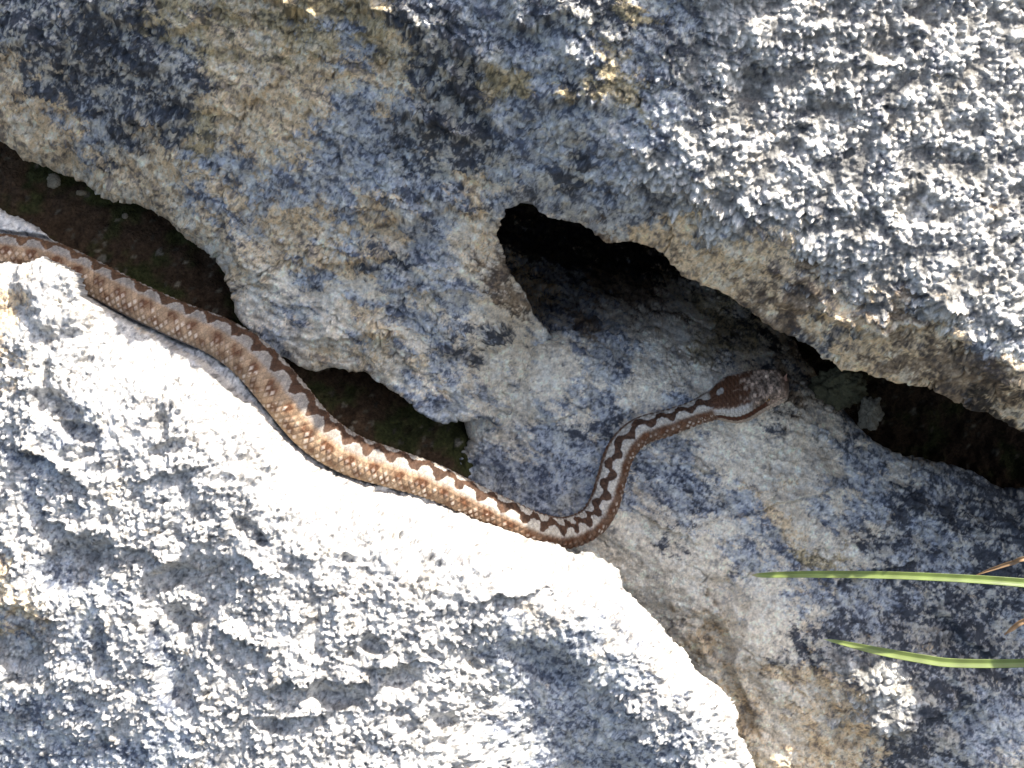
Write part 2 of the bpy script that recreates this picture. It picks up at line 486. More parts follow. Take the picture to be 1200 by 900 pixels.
    var = 1.05 + 0.55 * fbm(uu, vv, 1.0, 5, 0.75, seed + 21) + 0.5 * speck
    col = col * np.clip(var, 0.45, 1.6)[..., None]
    dark = sstep(0.12, 0.30, fbm(uu, vv, 0.30, 3, 0.6, seed + 22) + 0.10 * fbm(uu, vv, 3, 2, .5, seed + 23)) * (0.8 - 0.45 * W[KEYS.index('P')] - 0.4 * W[KEYS.index('W')])
    col = col * (1 - 0.72 * dark[..., None]) + 0.72 * dark[..., None] * np.array((.045, .045, .05), np.float32)
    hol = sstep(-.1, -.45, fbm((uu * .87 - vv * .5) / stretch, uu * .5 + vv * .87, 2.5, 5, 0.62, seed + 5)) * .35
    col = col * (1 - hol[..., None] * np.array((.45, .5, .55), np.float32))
    rust = sstep(0.18, 0.42, fbm(uu, vv, 2.3, 5, 0.65, seed + 24)) * 0.32
    col = col * (1 - rust[..., None] * np.array((0.02, .16, .38), np.float32))
    # normals of the macro sheet
    pos = np.stack([Xp, Yp, Zp], -1).astype(np.float32)
    posb = np.stack([Xp, Yp, Zb], -1).astype(np.float32)
    du = np.gradient(posb, axis=1); dv = np.gradient(posb, axis=0)
    nn = np.cross(du, dv); nn /= np.linalg.norm(nn, axis=-1, keepdims=True) + 1e-9
    pos = pos + nn * dsp[..., None]
    ok = inside | (d < skirt)
    good = ok[:-1, :-1] & ok[1:, :-1] & ok[:-1, 1:] & ok[1:, 1:]
    jump = np.zeros(good.shape, bool)
    for A_, B_ in ((pos[:-1, :-1], pos[1:, 1:]), (pos[1:, :-1], pos[:-1, 1:])):
        jump |= np.linalg.norm(A_ - B_, axis=-1) > 1.6 + 6 * np.linalg.norm(np.stack([(uu[1:, 1:] - uu[:-1, :-1]), (vv[1:, 1:] - vv[:-1, :-1])], -1), axis=-1)
    good &= ~(jump & ~inside[:-1, :-1])
    ids = np.arange(uu.size).reshape(uu.shape)
    q4 = np.stack([ids[:-1, :-1][good], ids[:-1, 1:][good], ids[1:, 1:][good], ids[1:, :-1][good]], 1)
    used = np.zeros(uu.size, bool); used[q4.ravel()] = True
    remap = np.cumsum(used) - 1
    q4 = remap[q4]
    co = pos.reshape(-1, 3)[used]; cc = np.clip(col.reshape(-1, 3)[used], 0.01, 0.8)
    print(name, len(co), 'verts')
    o = mesh_object(name, co, q4, ROCK, cc)
    return o, (U, V, np.where(inside, pos[..., 2], -50))

# ---- the big boulder above
UP_OUT = [(-160, 90, 4, 1.5), (0, 168, 2, 2.2), (60, 196, 1, 2.2), (125, 226, 1, 2.0), (190, 258, 0, 2.0), (240, 300, 0, 1.6), (270, 335, 0, 1.2), (279, 372, 0, .8),
          (305, 396, 0, .8), (350, 430, 0, .8), (395, 430, 0, .9), (432, 434, 0, 1.1), (468, 462, 0, .8), (505, 490, 0, .7), (560, 492, -2, .8), (605, 488, -5.4, .6),
          (640, 445, -5, .5), (644, 400, -4.2, .5), (618, 355, 2, 1.4), (600, 315, 4, 1.6), (583, 280, 6, 1.2), (590, 256, 7, .8), (612, 241, 8, .5), (650, 251, 8, .5),
          (690, 268, 9, .5), (715, 280, 9, .5), (745, 282, 9, .5), (780, 298, 9, .6), (810, 325, 9.5, .6), (850, 345, 9.5, .6), (900, 378, 9.5, .6), (945, 402, 9.5, .6),
          (985, 425, 9.5, .6), (1040, 445, 9.5, .5), (1080, 450, 9.5, .5), (1115, 466, 9, .5), (1160, 482, 9, .5), (1200, 502, 9, .5), (1260, 530, 8, 1),
          (1345, 565, 10, 1.5), (1450, 620, 12, 2), (1600, 560, 12, 2), (1700, 0, 20, 3), (1500, -420, 20, 3), (700, -520, 20, 3), (-250, -480, 14, 3), (-520, -200, 8, 3)]  # unseen lower right corner, carried out to cast shade on the slab
UP_CTL = [(-300, -50, 6), (-150, 90, 4.5), (0, 165, 2.2), (60, 192, 1.4), (125, 222, 1.2), (190, 252, .8), (250, 300, .6), (280, 370, .4), (350, 428, .6), (430, 434, .4), (500, 488, .3),
          (560, 490, -2), (605, 485, -5.4), (640, 440, -5.0), (644, 400, -4.4), (618, 355, 1.5), (600, 315, 4), (583, 275, 6.4), (612, 243, 8.2),
          (690, 268, 8.6), (745, 285, 8.8), (810, 322, 9), (900, 378, 9), (985, 425, 9), (1080, 452, 9), (1160, 482, 8.6), (1258, 520, 7.5), (1300, 510, 8), (1290, 410, 10), (1340, 340, 12), (1395, 500, 13.5), (1450, 600, 12), (1600, 500, 14),  # unseen right end: notch added for a sun beam, rise beyond added for shade
          (0, 0, 10), (150, 0, 13), (300, 0, 16.3), (450, 0, 18.5), (600, 0, 20.5), (740, 0, 20.7), (900, 0, 19.8), (1050, 0, 19.2), (1200, 0, 18.3),
          (100, 120, 6.6), (250, 150, 8.8), (400, 150, 11), (550, 130, 14), (660, 130, 16), (740, 130, 17.2), (300, 270, 3.6), (450, 300, 5.4), (500, 220, 9.6), (600, 200, 11.2),
          (350, 350, 2.3), (450, 385, 2.2), (540, 400, 1.0), (540, 340, 3.8), (590, 430, -2.4), (600, 380, -.8),
          (720, 235, 13.2), (800, 245, 14.3), (870, 262, 14.8), (940, 315, 13.4), (1000, 355, 13.2), (1060, 375, 13.6), (1130, 412, 13.6), (1200, 440, 13.6),
          (860, 310, 11), (930, 350, 11.2), (1010, 395, 11.4), (1110, 430, 11.8),
          (850, 130, 17.2), (950, 200, 16.2), (1080, 200, 16.4), (1200, 220, 16.3), (1080, 320, 14.8), (1350, 0, 17.5),
          (-100, -200, 14), (200, -250, 19), (700, -250, 23), (1200, -250, 19.5), (1500, -300, 17.5)]
UP_LEDGES = [(295, 15, 385, 55, 1.1, 40), (215, 60, 262, 62, .6, 25), (140, 146, 200, 150, .6, 30), (425, 40, 505, 78, 1.0, 30), (500, 78, 590, 175, .9, 30), (590, 175, 605, 235, .6, 20),
             (440, 262, 560, 252, .8, 35), (470, 150, 560, 178, .8, 30), (250, 240, 290, 330, .5, 30), (345, 398, 460, 392, .8, 30), (455, 335, 600, 352, .7, 30), (360, 315, 460, 300, .5, 30),
             (600, 70, 660, 60, .9, 30), (620, 140, 700, 150, .8, 30), (750, 30, 880, 25, 1.0, 30), (895, 352, 1010, 400, .9, 30), (1010, 398, 1090, 375, .9, 25), (1100, 440, 1200, 462, .8, 20), (1040, 330, 1100, 420, .6, 20),
             (820, 300, 900, 330, .6, 25), (20, 60, 90, 70, .6, 25), (120, 30, 200, 50, .6, 25), (60, 130, 0, 140, .5, 25), (220, 130, 290, 150, .5, 25), (300, 130, 350, 110, .5, 20), (520, 420, 600, 400, .4, 20)]
SLAB_LEDGES = [(740, 600, 830, 650, .4, 30), (890, 610, 1000, 580, .6, 30), (1000, 700, 1160, 650, .6, 30), (1040, 885, 1200, 830, .9, 40), (720, 540, 860, 560, .4, 25), (960, 770, 1010, 860, .5, 20), (1080, 600, 1200, 640, .5, 30),
               (1130, 740, 1200, 790, .6, 30), (640, 500, 700, 470, .4, 25), (840, 700, 875, 760, -.6, 30)]
FR_LEDGES = [(320, 800, 430, 792, 1.0, 30), (300, 850, 380, 830, .7, 30), (30, 520, 112, 566, .8, 30), (55, 612, 140, 640, .8, 30), (0, 705, 70, 735, 1.0, 30), (280, 640, 330, 680, .6, 20), (430, 780, 500, 770, .8, 25), (560, 700, 650, 690, .6, 25),
             (170, 560, 250, 545, .6, 20), (150, 640, 240, 665, .6, 25), (250, 730, 330, 770, .6, 25)]
UP_PITS = [(905, 195, 16, 12, 10, .5), (1085, 202, 14, 10, 0, .45), (1045, 55, 28, 14, -20, .4), (1000, 92, 22, 12, -20, .35), (1040, 260, 22, 20, 0, .5), (855, 130, 30, 14, -20, .5),
           (860, 45, 40, 18, 0, .6), (960, 160, 35, 12, -15, .4), (1150, 90, 20, 12, -30, .4), (465, 25, 30, 18, -20, .9), (330, 22, 34, 14, -15, .7),
           (560, 110, 30, 14, -20, .6), (720, 15, 50, 10, 0, .7), (390, 415, 30, 9, -8, .6), (650, 120, 30, 18, 20, .5)]

# ---- the middle slab under it
SLAB_OUT = [(480, 380, -12, 2), (560, 250, -24, 2), (640, 190, -28, 2.5), (760, 220, -28, 2.5), (860, 300, -22, 2), (925, 380, -12, 1.6), (968, 440, -8.6, 1.4), (1000, 490, -8.6, 1.2), (1050, 528, -8.8, 1.2), (1110, 545, -9, 1.2), (1200, 575, -9.5, 1.4), (1350, 610, -10, 2), (1750, 660, -10, 3), (1850, 900, -8, 3), (1500, 1350, -8, 3), (900, 1400, -8, 3),
            (600, 1250, -10, 3), (480, 900, -10, 3), (470, 640, -9, 2), (500, 560, -7, 1.5), (545, 520, -6, 1.2), (520, 450, -8, 1)]
SLAB_CTL = [(470, 330, -14), (560, 200, -28), (760, 200, -32), (1300, 350, -17), (600, 270, -24), (700, 290, -24), (780, 310, -22), (860, 340, -17), (640, 335, -15), (720, 345, -13.5), (790, 355, -11.5), (850, 378, -13.5), (915, 402, -14), (860, 408, -7.6), (965, 438, -12.5), (945, 462, -7.5), (1020, 500, -9.8),
            (1100, 525, -10.5), (1200, 575, -11), (640, 400, -3.6), (610, 440, -4.0), (670, 380, -5.2), (720, 400, -5.6), (800, 430, -5), (880, 440, -4.8), (930, 470, -5.2), (620, 480, -4.3), (620, 560, -4.6), (560, 540, -5.4),
            (700, 500, -4.2), (700, 560, -3.6), (760, 540, -3.9), (800, 500, -4), (840, 490, -4), (900, 510, -4.6), (1000, 560, -6.2), (1100, 590, -7.2), (1200, 620, -7.6), (700, 620, -3.2), (660, 650, -3.6), (760, 640, -3.2),
            (700, 700, -6), (640, 720, -8), (820, 640, -3.4), (800, 740, -5.4), (850, 700, -3.6), (880, 760, -3.6), (940, 800, -3.9), (880, 860, -5.8), (980, 885, -6), (900, 900, -6.2), (820, 900, -9), (760, 800, -9),
            (1030, 700, -5), (1030, 790, -2.3), (1075, 830, -2.8), (1100, 740, -5), (1100, 860, -4), (1200, 750, -5), (1200, 900, -3), (1350, 700, -5), (1500, 900, -4), (1000, 1100, -6), (1400, 1200, -6), (1700, 700, -8)]
SLAB_PITS = [(855, 770, 18, 34, 25, 1.2), (880, 840, 12, 60, 25, .7), (925, 645, 20, 14, 30, .35), (1010, 680, 30, 20, 0, .4), (1020, 890, 20, 18, 0, .7), (1150, 870, 30, 18, 20, .5),
             (690, 370, 16, 22, 0, .4), (1130, 650, 30, 24, 0, .4), (790, 580, 30, 18, -20, .3)]

# ---- the sunlit boulder in front
FR_OUT = [(-400, 180, 1, 1.5), (-120, 236, 1, .8), (0, 245, 1.2, .6), (55, 278, 1.4, .4), (110, 312, 1.5, .4), (160, 338, 1.6, .4), (210, 361, 1.6, .4), (258, 382, 1.8, .4), (300, 405, 2, .4), (340, 446, 2, .4),
          (376, 490, 2, .4), (412, 518, 2, .4), (455, 535, 2, .4), (505, 552, 1.8, .4), (553, 577, 1.5, .4), (600, 600, 1.2, .4), (632, 622, 1.4, .4), (652, 640, 2.2, .5), (690, 652, 3, .6), (722, 668, 3.4, .6),
          (738, 696, 3.4, .7), (765, 730, 3.2, .7), (800, 765, 3, .7), (835, 800, 2.8, .7), (858, 828, 2.6, .7), (862, 852, 2.6, .7), (878, 884, 2.4, .7), (892, 930, 2, .8), (950, 1100, 0, 2),
          (800, 1350, -2, 3), (200, 1450, -4, 3), (-400, 1300, -4, 3), (-620, 700, -2, 3)]
FR_CTL = [(-400, 180, 1.5), (-120, 240, 2.4), (0, 250, 2), (50, 278, 2.6), (85, 305, 5.3), (105, 335, 5.2), (0, 330, 4.8), (150, 385, 4.8), (220, 415, 5), (275, 445, 5.2), (330, 500, 5.4), (395, 562, 5.2), (450, 585, 4.9),
          (520, 605, 4.5), (580, 615, 3.9), (640, 640, 3.1), (690, 655, 3.4), (735, 695, 3.4), (790, 755, 3.1), (860, 840, 2.6), (890, 920, 2),
          (300, 405, 2.2), (412, 518, 2.2), (505, 552, 2), (600, 600, 1.6),
          (80, 420, 6.6), (180, 460, 7), (280, 530, 7.3), (380, 630, 7.6), (480, 660, 7.4), (580, 665, 6.6), (660, 700, 6.4), (720, 755, 5.8), (780, 820, 4.8), (820, 880, 4),
          (0, 450, 6.2), (0, 550, 5.6), (120, 560, 6.6), (220, 620, 7), (300, 700, 7.2), (400, 740, 7.2), (500, 740, 7.2), (0, 680, 5.3), (100, 700, 5.9), (200, 760, 6.1), (300, 820, 6.2), (420, 850, 6.4), (520, 860, 6.0), (540, 920, 5.6),
          (0, 760, 4.4), (120, 840, 4.4), (40, 860, 2.2), (0, 900, .8), (200, 900, 4.8), (600, 730, 6.4), (640, 790, 3.4), (600, 850, 2.8), (680, 860, 1.6), (720, 910, .6), (760, 890, 3.0), (640, 920, .8),
          (-200, 500, 4), (-300, 900, 1), (200, 1200, 1), (700, 1200, -3)]
FR_PITS = [(72, 345, 60, 44, -35, -1.2), (225, 690, 70, 40, 40, .9), (70, 480, 34, 18, -35, .9), (100, 505, 26, 14, -20, .9), (95, 530, 30, 12, 20, .5), (85, 660, 40, 34, 30, .8), (120, 640, 30, 20, 0, .5), (190, 680, 34, 14, 30, .6), (205, 770, 26, 60, 0, .9), (230, 740, 20, 26, 20, .6),
           (20, 770, 30, 36, 0, .9), (120, 770, 14, 30, 10, .4), (395, 815, 30, 14, -10, .8), (320, 845, 24, 10, -10, .6), (470, 790, 26, 16, 0, .6), (205, 525, 26, 9, 15, .5), (195, 500, 10, 16, 0, .5), (240, 600, 20, 14, 30, .5), (300, 620, 26, 12, -30, .5),
           (265, 560, 14, 8, 0, .35), (520, 845, 16, 12, 0, .5), (560, 770, 20, 16, 0, .5), (440, 750, 16, 12, 0, .5), (60, 440, 8, 26, 0, .3), (410, 652, 8, 5, 0, .3), (640, 780, 60, 20, -30, .5)]

def snake_trough(u, v, h):
    """the front boulder is hollow where the snake lies along it"""
    h = h.copy()
    m = (u < 4.5) & (u > -32) & (v > -12) & (v < 12)
    uu, vv = u[m], v[m]
    d, i = path_distance(uu, vv)
    hw = SPATH[i, 3]; wc = SPATH[i, 2]
    # how far the hollow reaches in front of the body, along the path
    px = 600 + SPATH[i, 0] / PXCM
    gap = np.interp(px, [-100, 45, 68, 108, 122, 200, 250, 300, 340, 420, 470, 560, 610, 650], [1.0, .82, .05, .10, 1.0, 1.25, 1.5, 1.75, 1.3, 1.25, 1.45, 1.15, .85, .7])
    tx = SPATH[np.minimum(i + 1, len(SPATH) - 1), 0] - SPATH[np.maximum(i - 1, 0), 0]; ty = SPATH[np.minimum(i + 1, len(SPATH) - 1), 1] - SPATH[np.maximum(i - 1, 0), 1]
    behind = (tx * (vv - SPATH[i, 1]) - ty * (uu - SPATH[i, 0])) > 0
    gap = np.where(behind, 1.2, gap); gap = gap + 0.12 * np.minimum(gap, 1) * fbm(uu, vv, 1.3, 2, .5, 3)
    floor = wc - hw * 0.86
    t = sstep(gap * 0.82, gap * 1.0, d / hw)
    side = np.where(behind, wc - hw * 0.86, wc - hw * 0.80 * np.sqrt(np.clip(1 - (d / hw) ** 2, 0, 1)) + .18 * hw * sstep(.8, 1.1, d / hw))
    hm = h[m]
    low = np.minimum(hm, side)
    h[m] = low + (hm - low) * t
    return h

# ---- ground below and around everything
def build_ground():
    U = axis(-2500, 2500, -33, 33, 0.16, 1.07); V = axis(-2500, 2500, -25, 25, 0.16, 1.07)
    uu, vv = np.meshgrid(U, V)
    r = np.sqrt(uu ** 2 + vv ** 2)
    ctl = [(0, 180, -4.5), (100, 230, -4.5), (200, 300, -4.5), (270, 340, -4), (0, 260, -2.5), (120, 310, -3), (350, 440, -3.5), (430, 480, -4), (500, 520, -5), (560, 540, -6.2), (620, 300, -28), (800, 330, -28), (700, 240, -28), (1000, 450, -19), (1200, 530, -20), (1100, 500, -20),
           (600, 800, -16), (1200, 900, -16), (0, 900, -14), (0, -100, -10), (1200, -100, -14), (600, -200, -12), (-500, 400, -8), (1700, 400, -8), (2200, 0, 6), (2000, -700, 8), (1200, -800, 10), (600, -800, 8), (-300, -700, 4), (-700, -200, -2), (600, 1400, -16)]
    fit = heights(ctl)
    Uc = np.linspace(-95, 95, 300); Vc = np.linspace(-80, 80, 240)
    uc, vc = np.meshgrid(Uc, Vc)
    h = bilinear(Uc, Vc, tps_eval(fit, uc, vc), uu, vv)
    k = sstep(45, 90, r)
    h = h * (1 - k) + k * (-4 + 30 * fbm(uu, vv, 300, 4, .5, 3))
    f1, f2, r1, r2 = worley(uu, vv, 0.9, 2)
    g = np.sqrt(np.clip(1 - (f1 / (.4 + .35 * r1)) ** 2, 0, 1))
    h += 1.3 * fbm(uu, vv, 1.6, 5, .72, 1) + 0.30 * g * r2
    c1, c2, c3, c4 = worley(uu, vv, .35, 9); fleck = (c3 > .90) & (c1 < .38)
    far = sstep(60, 120, r)
    moss = sstep(-.05, .25, fbm(uu, vv, 3.0, 4, .6, 5))
    col = (1 - moss[..., None]) * np.array((.075, .047, .027)) + moss[..., None] * np.array((.055, .056, .020))
    col = np.where(fleck[..., None], np.array((.17, .14, .095)) * (.4 + c4[..., None]), col)
    chips = (r2 > .985) & (f1 < .25)
    col[chips] = (.17, .15, .11)
    col = col * (1 - .55 * sstep(-2, 4, uu) * (1 - sstep(50, 80, r)))[..., None]  # crevice shade painted in: soil colour lowered right of centre
    turf = np.array((.10, .105, .05)) * (1 + .5 * fbm(uu, vv, 12, 4, .6, 8))[..., None]
    col = col * (1 - far[..., None]) + turf * far[..., None]
    col = np.clip(col * (1 + .6 * fbm(uu, vv, .5, 4, .7, 6))[..., None], .005, .8)
    ids = np.arange(uu.size).reshape(uu.shape)
    q = np.stack([ids[:-1, :-1], ids[:-1, 1:], ids[1:, 1:], ids[1:, :-1]], -1).reshape(-1, 4)
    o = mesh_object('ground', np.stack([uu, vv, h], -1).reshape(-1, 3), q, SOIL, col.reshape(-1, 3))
    tag(o, kind='structure')
    print('ground', uu.size)

build_ground()
up, UPH = build_rock('limestone_boulder', UP_OUT, UP_CTL, MAIN_MAP, (-75, 95, -30, 75), seed=1, pits=UP_PITS, ledges=UP_LEDGES, undercut=.45, skirt=30, calm=.72)
tag(up, 'huge grey and tan limestone boulder across the top, sunlit lichen crust on its right', 'boulder')
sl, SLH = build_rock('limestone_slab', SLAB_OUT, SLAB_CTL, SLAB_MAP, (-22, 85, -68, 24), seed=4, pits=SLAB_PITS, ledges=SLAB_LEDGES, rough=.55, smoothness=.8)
tag(sl, 'shaded blue grey limestone slab under the overhang, with the snake\'s head resting on it', 'rock')
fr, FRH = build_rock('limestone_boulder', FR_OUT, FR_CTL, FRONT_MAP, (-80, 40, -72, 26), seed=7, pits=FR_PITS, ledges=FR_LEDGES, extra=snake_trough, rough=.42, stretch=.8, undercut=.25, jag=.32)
tag(fr, 'brilliant white sunlit limestone boulder at lower left, its edge carrying the snake', 'boulder')

# ------------------------------------------------------------------ the snake
def build_snake():
    body = catmull(sp, 60)
    hx, hy = P(*HEAD_TIP)
    neck = body[-1]
    ax = np.array([hx - neck[0], hy - neck[1], HEAD_TIP[2] - neck[2]])
    hl = np.linalg.norm(ax)
    # head stations: fraction along, half width, half height factor
    hs = [(0.06, .92, .90), (0.16, 1.26, 1.02), (0.28, 1.48, 1.06), (0.42, 1.44, 1.08), (0.58, 1.22, 1.04), (0.74, 1.06, .98), (0.87, .98, .92), (0.95, .84, .80), (0.985, .60, .58), (1.0, .08, .08)]
    rows = []
    for f, w_, h_ in hs:
        p = neck[:3] + ax * f
        rows.append((p[0], p[1], p[2], w_, h_, neck[4] * (1 - f) + math.radians(44) * f, f))
    b = [(r[0], r[1], r[2], r[3], r[3] * .92, r[4], -1 if i < len(body) - 40 else -0.5) for i, r in enumerate(body[:-8])]
    full_b = np.array([x[:6] for x in b])
    head = catmull(np.array([x[:6] for x in [b[-1]] + rows]), 26)[1:]
    path = np.vstack([full_b, head])
    # resample evenly
    seg = np.linalg.norm(np.diff(path[:, :3], axis=0), axis=1)
    s = np.concatenate([[0], np.cumsum(seg)])
    total = s[-1]
    head_len = total - s[len(full_b) - 1]
    ns = int(total / 0.045)
    t = np.linspace(0, total, ns)
    Q = np.stack([np.interp(t, s, path[:, k]) for k in range(6)], 1)
    # smooth the axis a little
    for _ in range(30):
        Q[1:-1, :6] = 0.25 * Q[:-2, :6] + 0.5 * Q[1:-1, :6] + 0.25 * Q[2:, :6]
    T = np.gradient(Q[:, :3], axis=0); T /= np.linalg.norm(T, axis=1, keepdims=True)
    Wd = np.array([0, 0, 1.0])
    side = np.cross(Wd, T); side /= np.linalg.norm(side, axis=1, keepdims=True)      # left of travel = up in the picture
    upv = np.cross(T, side)
    roll = Q[:, 5]
    D = upv * np.cos(roll)[:, None] + side * np.sin(roll)[:, None]                    # the back
    E = np.cross(D, T)                                                                # the right flank
    na = 132
    th = np.linspace(-math.pi, math.pi, na, endpoint=False)                           # 0 on the spine, + to the right flank
    tt, aa = np.meshgrid(t, th, indexing='ij')
    hw = Q[:, 3][:, None]; hh = Q[:, 4][:, None]
    isH = sstep(-1.0, 0.6, tt - (total - head_len))
    hf = np.clip((tt - (total - head_len)) / head_len, 0, 1)
    c, sn = np.cos(aa), np.sin(aa)
    # flatter belly; on the head flatter crown with canthal edges
    pw = 2.0 + 1.4 * isH
    rr = (np.abs(c) ** pw + np.abs(sn) ** pw) ** (-1 / pw)
    flat = np.where(c < 0, 1 - 0.14 * c * c, 1)
    dz = c * rr * hh * flat * (1 - 0.12 * isH); dx = sn * rr * hw
    # scales: diamond lattice, keeled
    ls = 0.37 - 0.12 * isH                        # length of a scale
    nrow = 21
    a_ = aa / (2 * math.pi) * nrow
    b_ = tt / ls
    p1 = b_ + a_ * 0.5; p2 = b_ - a_ * 0.5
    f1 = p1 - np.floor(p1); f2 = p2 - np.floor(p2)
    cell = (np.floor(p1).astype(int) * 57 + np.floor(p2).astype(int) * 131) & 255
    edge = np.minimum(np.minimum(f1, 1 - f1), np.minimum(f2, 1 - f2))
    bump = sstep(0, .32, edge) * (0.75 + 0.5 * (1 - (f1 + f2) / 2))
    keel = np.exp(-((f1 - f2) / .11) ** 2) * sstep(.05, .3, edge)
    belly = sstep(2.15, 2.45, np.abs(aa))
    disp = (0.050 * bump + 0.022 * keel) * (1 - belly) * (1 - .25 * isH)
    disp = disp + belly * 0.02 * np.abs(np.sin(tt / 0.42 * math.pi))
    # supraocular ridges and eye sockets on the head
    for sgn in (-1, 1):
        ridge = np.exp(-((hf - .66) / .13) ** 2 - ((aa - sgn * .78) / .22) ** 2)
        disp = disp + .10 * ridge
        sock = np.exp(-((hf - .70) / .035) ** 2 - ((aa - sgn * 1.22) / .16) ** 2)
        disp = disp - .10 * sock
        mouth = np.exp(-((aa - sgn * (1.98 - .22 * sstep(.3, .6, hf))) / .05) ** 2) * sstep(.25, .4, hf)
        disp = disp - .05 * mouth
    nk = sstep(.50, .72, tt / total)[..., None]
    rad = np.stack([dx, dz], -1); ln = np.linalg.norm(rad, axis=-1, keepdims=True) + 1e-9
    rad = rad * (1 + disp[..., None] / np.maximum(ln, .15))
    co = Q[:, None, :3] + E[:, None] * rad[..., :1] + D[:, None] * rad[..., 1:]
    # ---- pattern
    sarc = aa * hw                                    # cm round the body from the spine
    sr = sarc / hw
    hs0 = total - head_len
    per = np.interp(t, [0, total * .45, total * .72, total], [1.55, 1.45, 1.32, 1.28])[:, None] * np.ones_like(aa)
    ph = np.cumsum(1 / per[:, :1], axis=0) * (t[1] - t[0]) * 2 * math.pi * np.ones_like(aa)
    wob = 1.5 * fbm(tt, aa * .5, 2.2, 3, .5, 2) + .5 * fbm(tt, aa, .7, 3, .5, 22)
    tri = np.sin(ph + wob)
    zc = 0.27 * np.sign(tri) * np.abs(tri) ** .7
    zw = 0.31 - .03 * nk[..., 0] + 0.10 * (np.abs(tri) - .5) + 0.16 * fbm(tt, sarc, .55, 3, .6, 9)
    # snapped to whole scales at its border
    z = np.abs(sr - zc + .05 * (RND[2][cell] - .5)) - zw
    band = 1 - sstep(-.02, .035, z)
    rim = sstep(-.02, .03, z) * (1 - sstep(.03, .22, z))
    rnd = RND[3][cell]
    grey = np.array((.25, .225, .195)) * (1 - nk) + np.array((.47, .425, .35)) * nk; tan = np.array((.32, .22, .135)) * (1 - nk) + np.array((.135, .078, .047)) * nk; brown = np.array((.062, .032, .018)); rust = np.array((.105, .042, .017)); cream = np.array((.62, .52, .42))  # rear tan tinted golden for its sunlight, neck grey lightened against its shade
    fl = sstep(.55, .88, np.abs(sr) + .12 * fbm(tt, sarc, .5, 3, .6, 4))
    col = grey * (1 - fl[..., None]) + tan * fl[..., None]
    col = col * (1 - rim[..., None] * .0) + rim[..., None] * (np.array((.33, .30, .265)) * (1 + .35 * nk) - grey) * .8
    # flank blotches opposite the teeth
    for off, amp, s0, sg in ((0.0, .95, 1.10, .27), (math.pi, .8, 1.66, .24)):
        bl = (0.5 + 0.5 * np.sin(ph * 1 + off + math.pi * (aa > 0) + wob)) ** 1.4 * np.exp(-((np.abs(sr) - s0) / sg) ** 2)
        bl = np.clip(bl * (0.5 + 1.4 * rnd) * 1.3, 0, 1) * amp
        col = col * (1 - bl[..., None]) + rust * bl[..., None]
    col = col * (.80 + .40 * RND[1][cell])[..., None]
    spk = (rnd + .5 * fbm(tt, sarc, .7, 3, .6, 21) > .46) * fl * sstep(.12, .3, edge) * np.clip(1.3 * (RND[0][cell]), .3, 1) * sstep(.95, 1.25, np.abs(sr))
    col = col * (1 - .75 * spk[..., None]) + cream * .75 * spk[..., None]
    rear = (1 - sstep(.08, .42, tt / total))[..., None]
    brown = brown * (1 - rear) + np.array((.125, .070, .038)) * rear
    col = col * (1 - band[..., None]) + brown * (.7 + .7 * rnd)[..., None] * band[..., None]
    col = col * (0.80 + 0.20 * sstep(0, .14, edge))[..., None]
    # the head: brown mark on the crown, grey cheeks, dark stripe behind the eye, pale lips
    hcol = np.zeros_like(col); hcol[:] = (.31, .225, .165)
    hn = fbm(tt, aa * hw, .38, 3, .6, 12)
    hcol *= np.clip(1 + 1.6 * hn, .35, 2.0)[..., None]
    s1, s2, s3, s4 = worley(tt, aa * hw, .24, 4)
    hcol = hcol * (.45 + 1.2 * s3 ** 1.5)[..., None] * (1 - .55 * (1 - sstep(.03, .14, s2 - s1)))[..., None]
    sra = np.abs(aa)
    crown = (1 - sstep(.62, .80, sra + .25 * hn)) * sstep(-.02, .03, hf) * (1 - sstep(.42, .60, hf + .3 * hn))
    hcol = hcol * (1 - crown[..., None]) + np.array((.085, .038, .018)) * crown[..., None]
    spot = np.exp(-((hf - .17) / .055) ** 2 - ((aa - .18) / .20) ** 2) > .45
    hcol[spot] = (.34, .31, .27)
    cheek = sstep(.72, .82, sra + .1 * hn) * (1 - sstep(1.22, 1.32, sra)) * (1 - sstep(.42, .55, hf))
    hcol = hcol * (1 - cheek[..., None]) + np.array((.42, .39, .34)) * cheek[..., None]
    st = sstep(1.20, 1.28, sra + .08 * hn) * (1 - sstep(1.66, 1.74, sra)) * (1 - sstep(.66, .74, hf))
    hcol = hcol * (1 - st[..., None]) + np.array((.075, .027, .012)) * st[..., None]
    lip = sstep(1.70, 1.78, sra) * (1 - sstep(2.3, 2.5, sra))
    hcol = hcol * (1 - .8 * lip[..., None]) + np.array((.42, .34, .26)) * .8 * lip[..., None]
    snout = sstep(.86, .97, hf)
    hcol = hcol * (1 - .6 * snout[..., None]) + np.array((.12, .075, .055)) * .6 * snout[..., None]
    hcol *= (0.6 + 0.4 * sstep(0, .14, edge))[..., None]
    hm = (hf > 0)[..., None] * sstep(0, .06, hf)[..., None]
    col = col * (1 - hm) + hcol * hm
    bel = belly[..., None] * (1 - hm)
    col = col * (1 - bel) + np.array((.22, .19, .17)) * bel
    n_ = len(t)
    ids = np.arange(n_ * na).reshape(n_, na)
    nxt = np.roll(ids, -1, 1)
    q = np.stack([ids[:-1], nxt[:-1], nxt[1:], ids[1:]], -1).reshape(-1, 4)
    root = bpy.data.objects.new('snake', None)
    scene.collection.objects.link(root)
    root.location = world(Q[0, :3])
    root.empty_display_size = .02
    tag(root, 'brown viper with a dark zigzag back, crawling along the boulder edge onto the slab', 'snake')
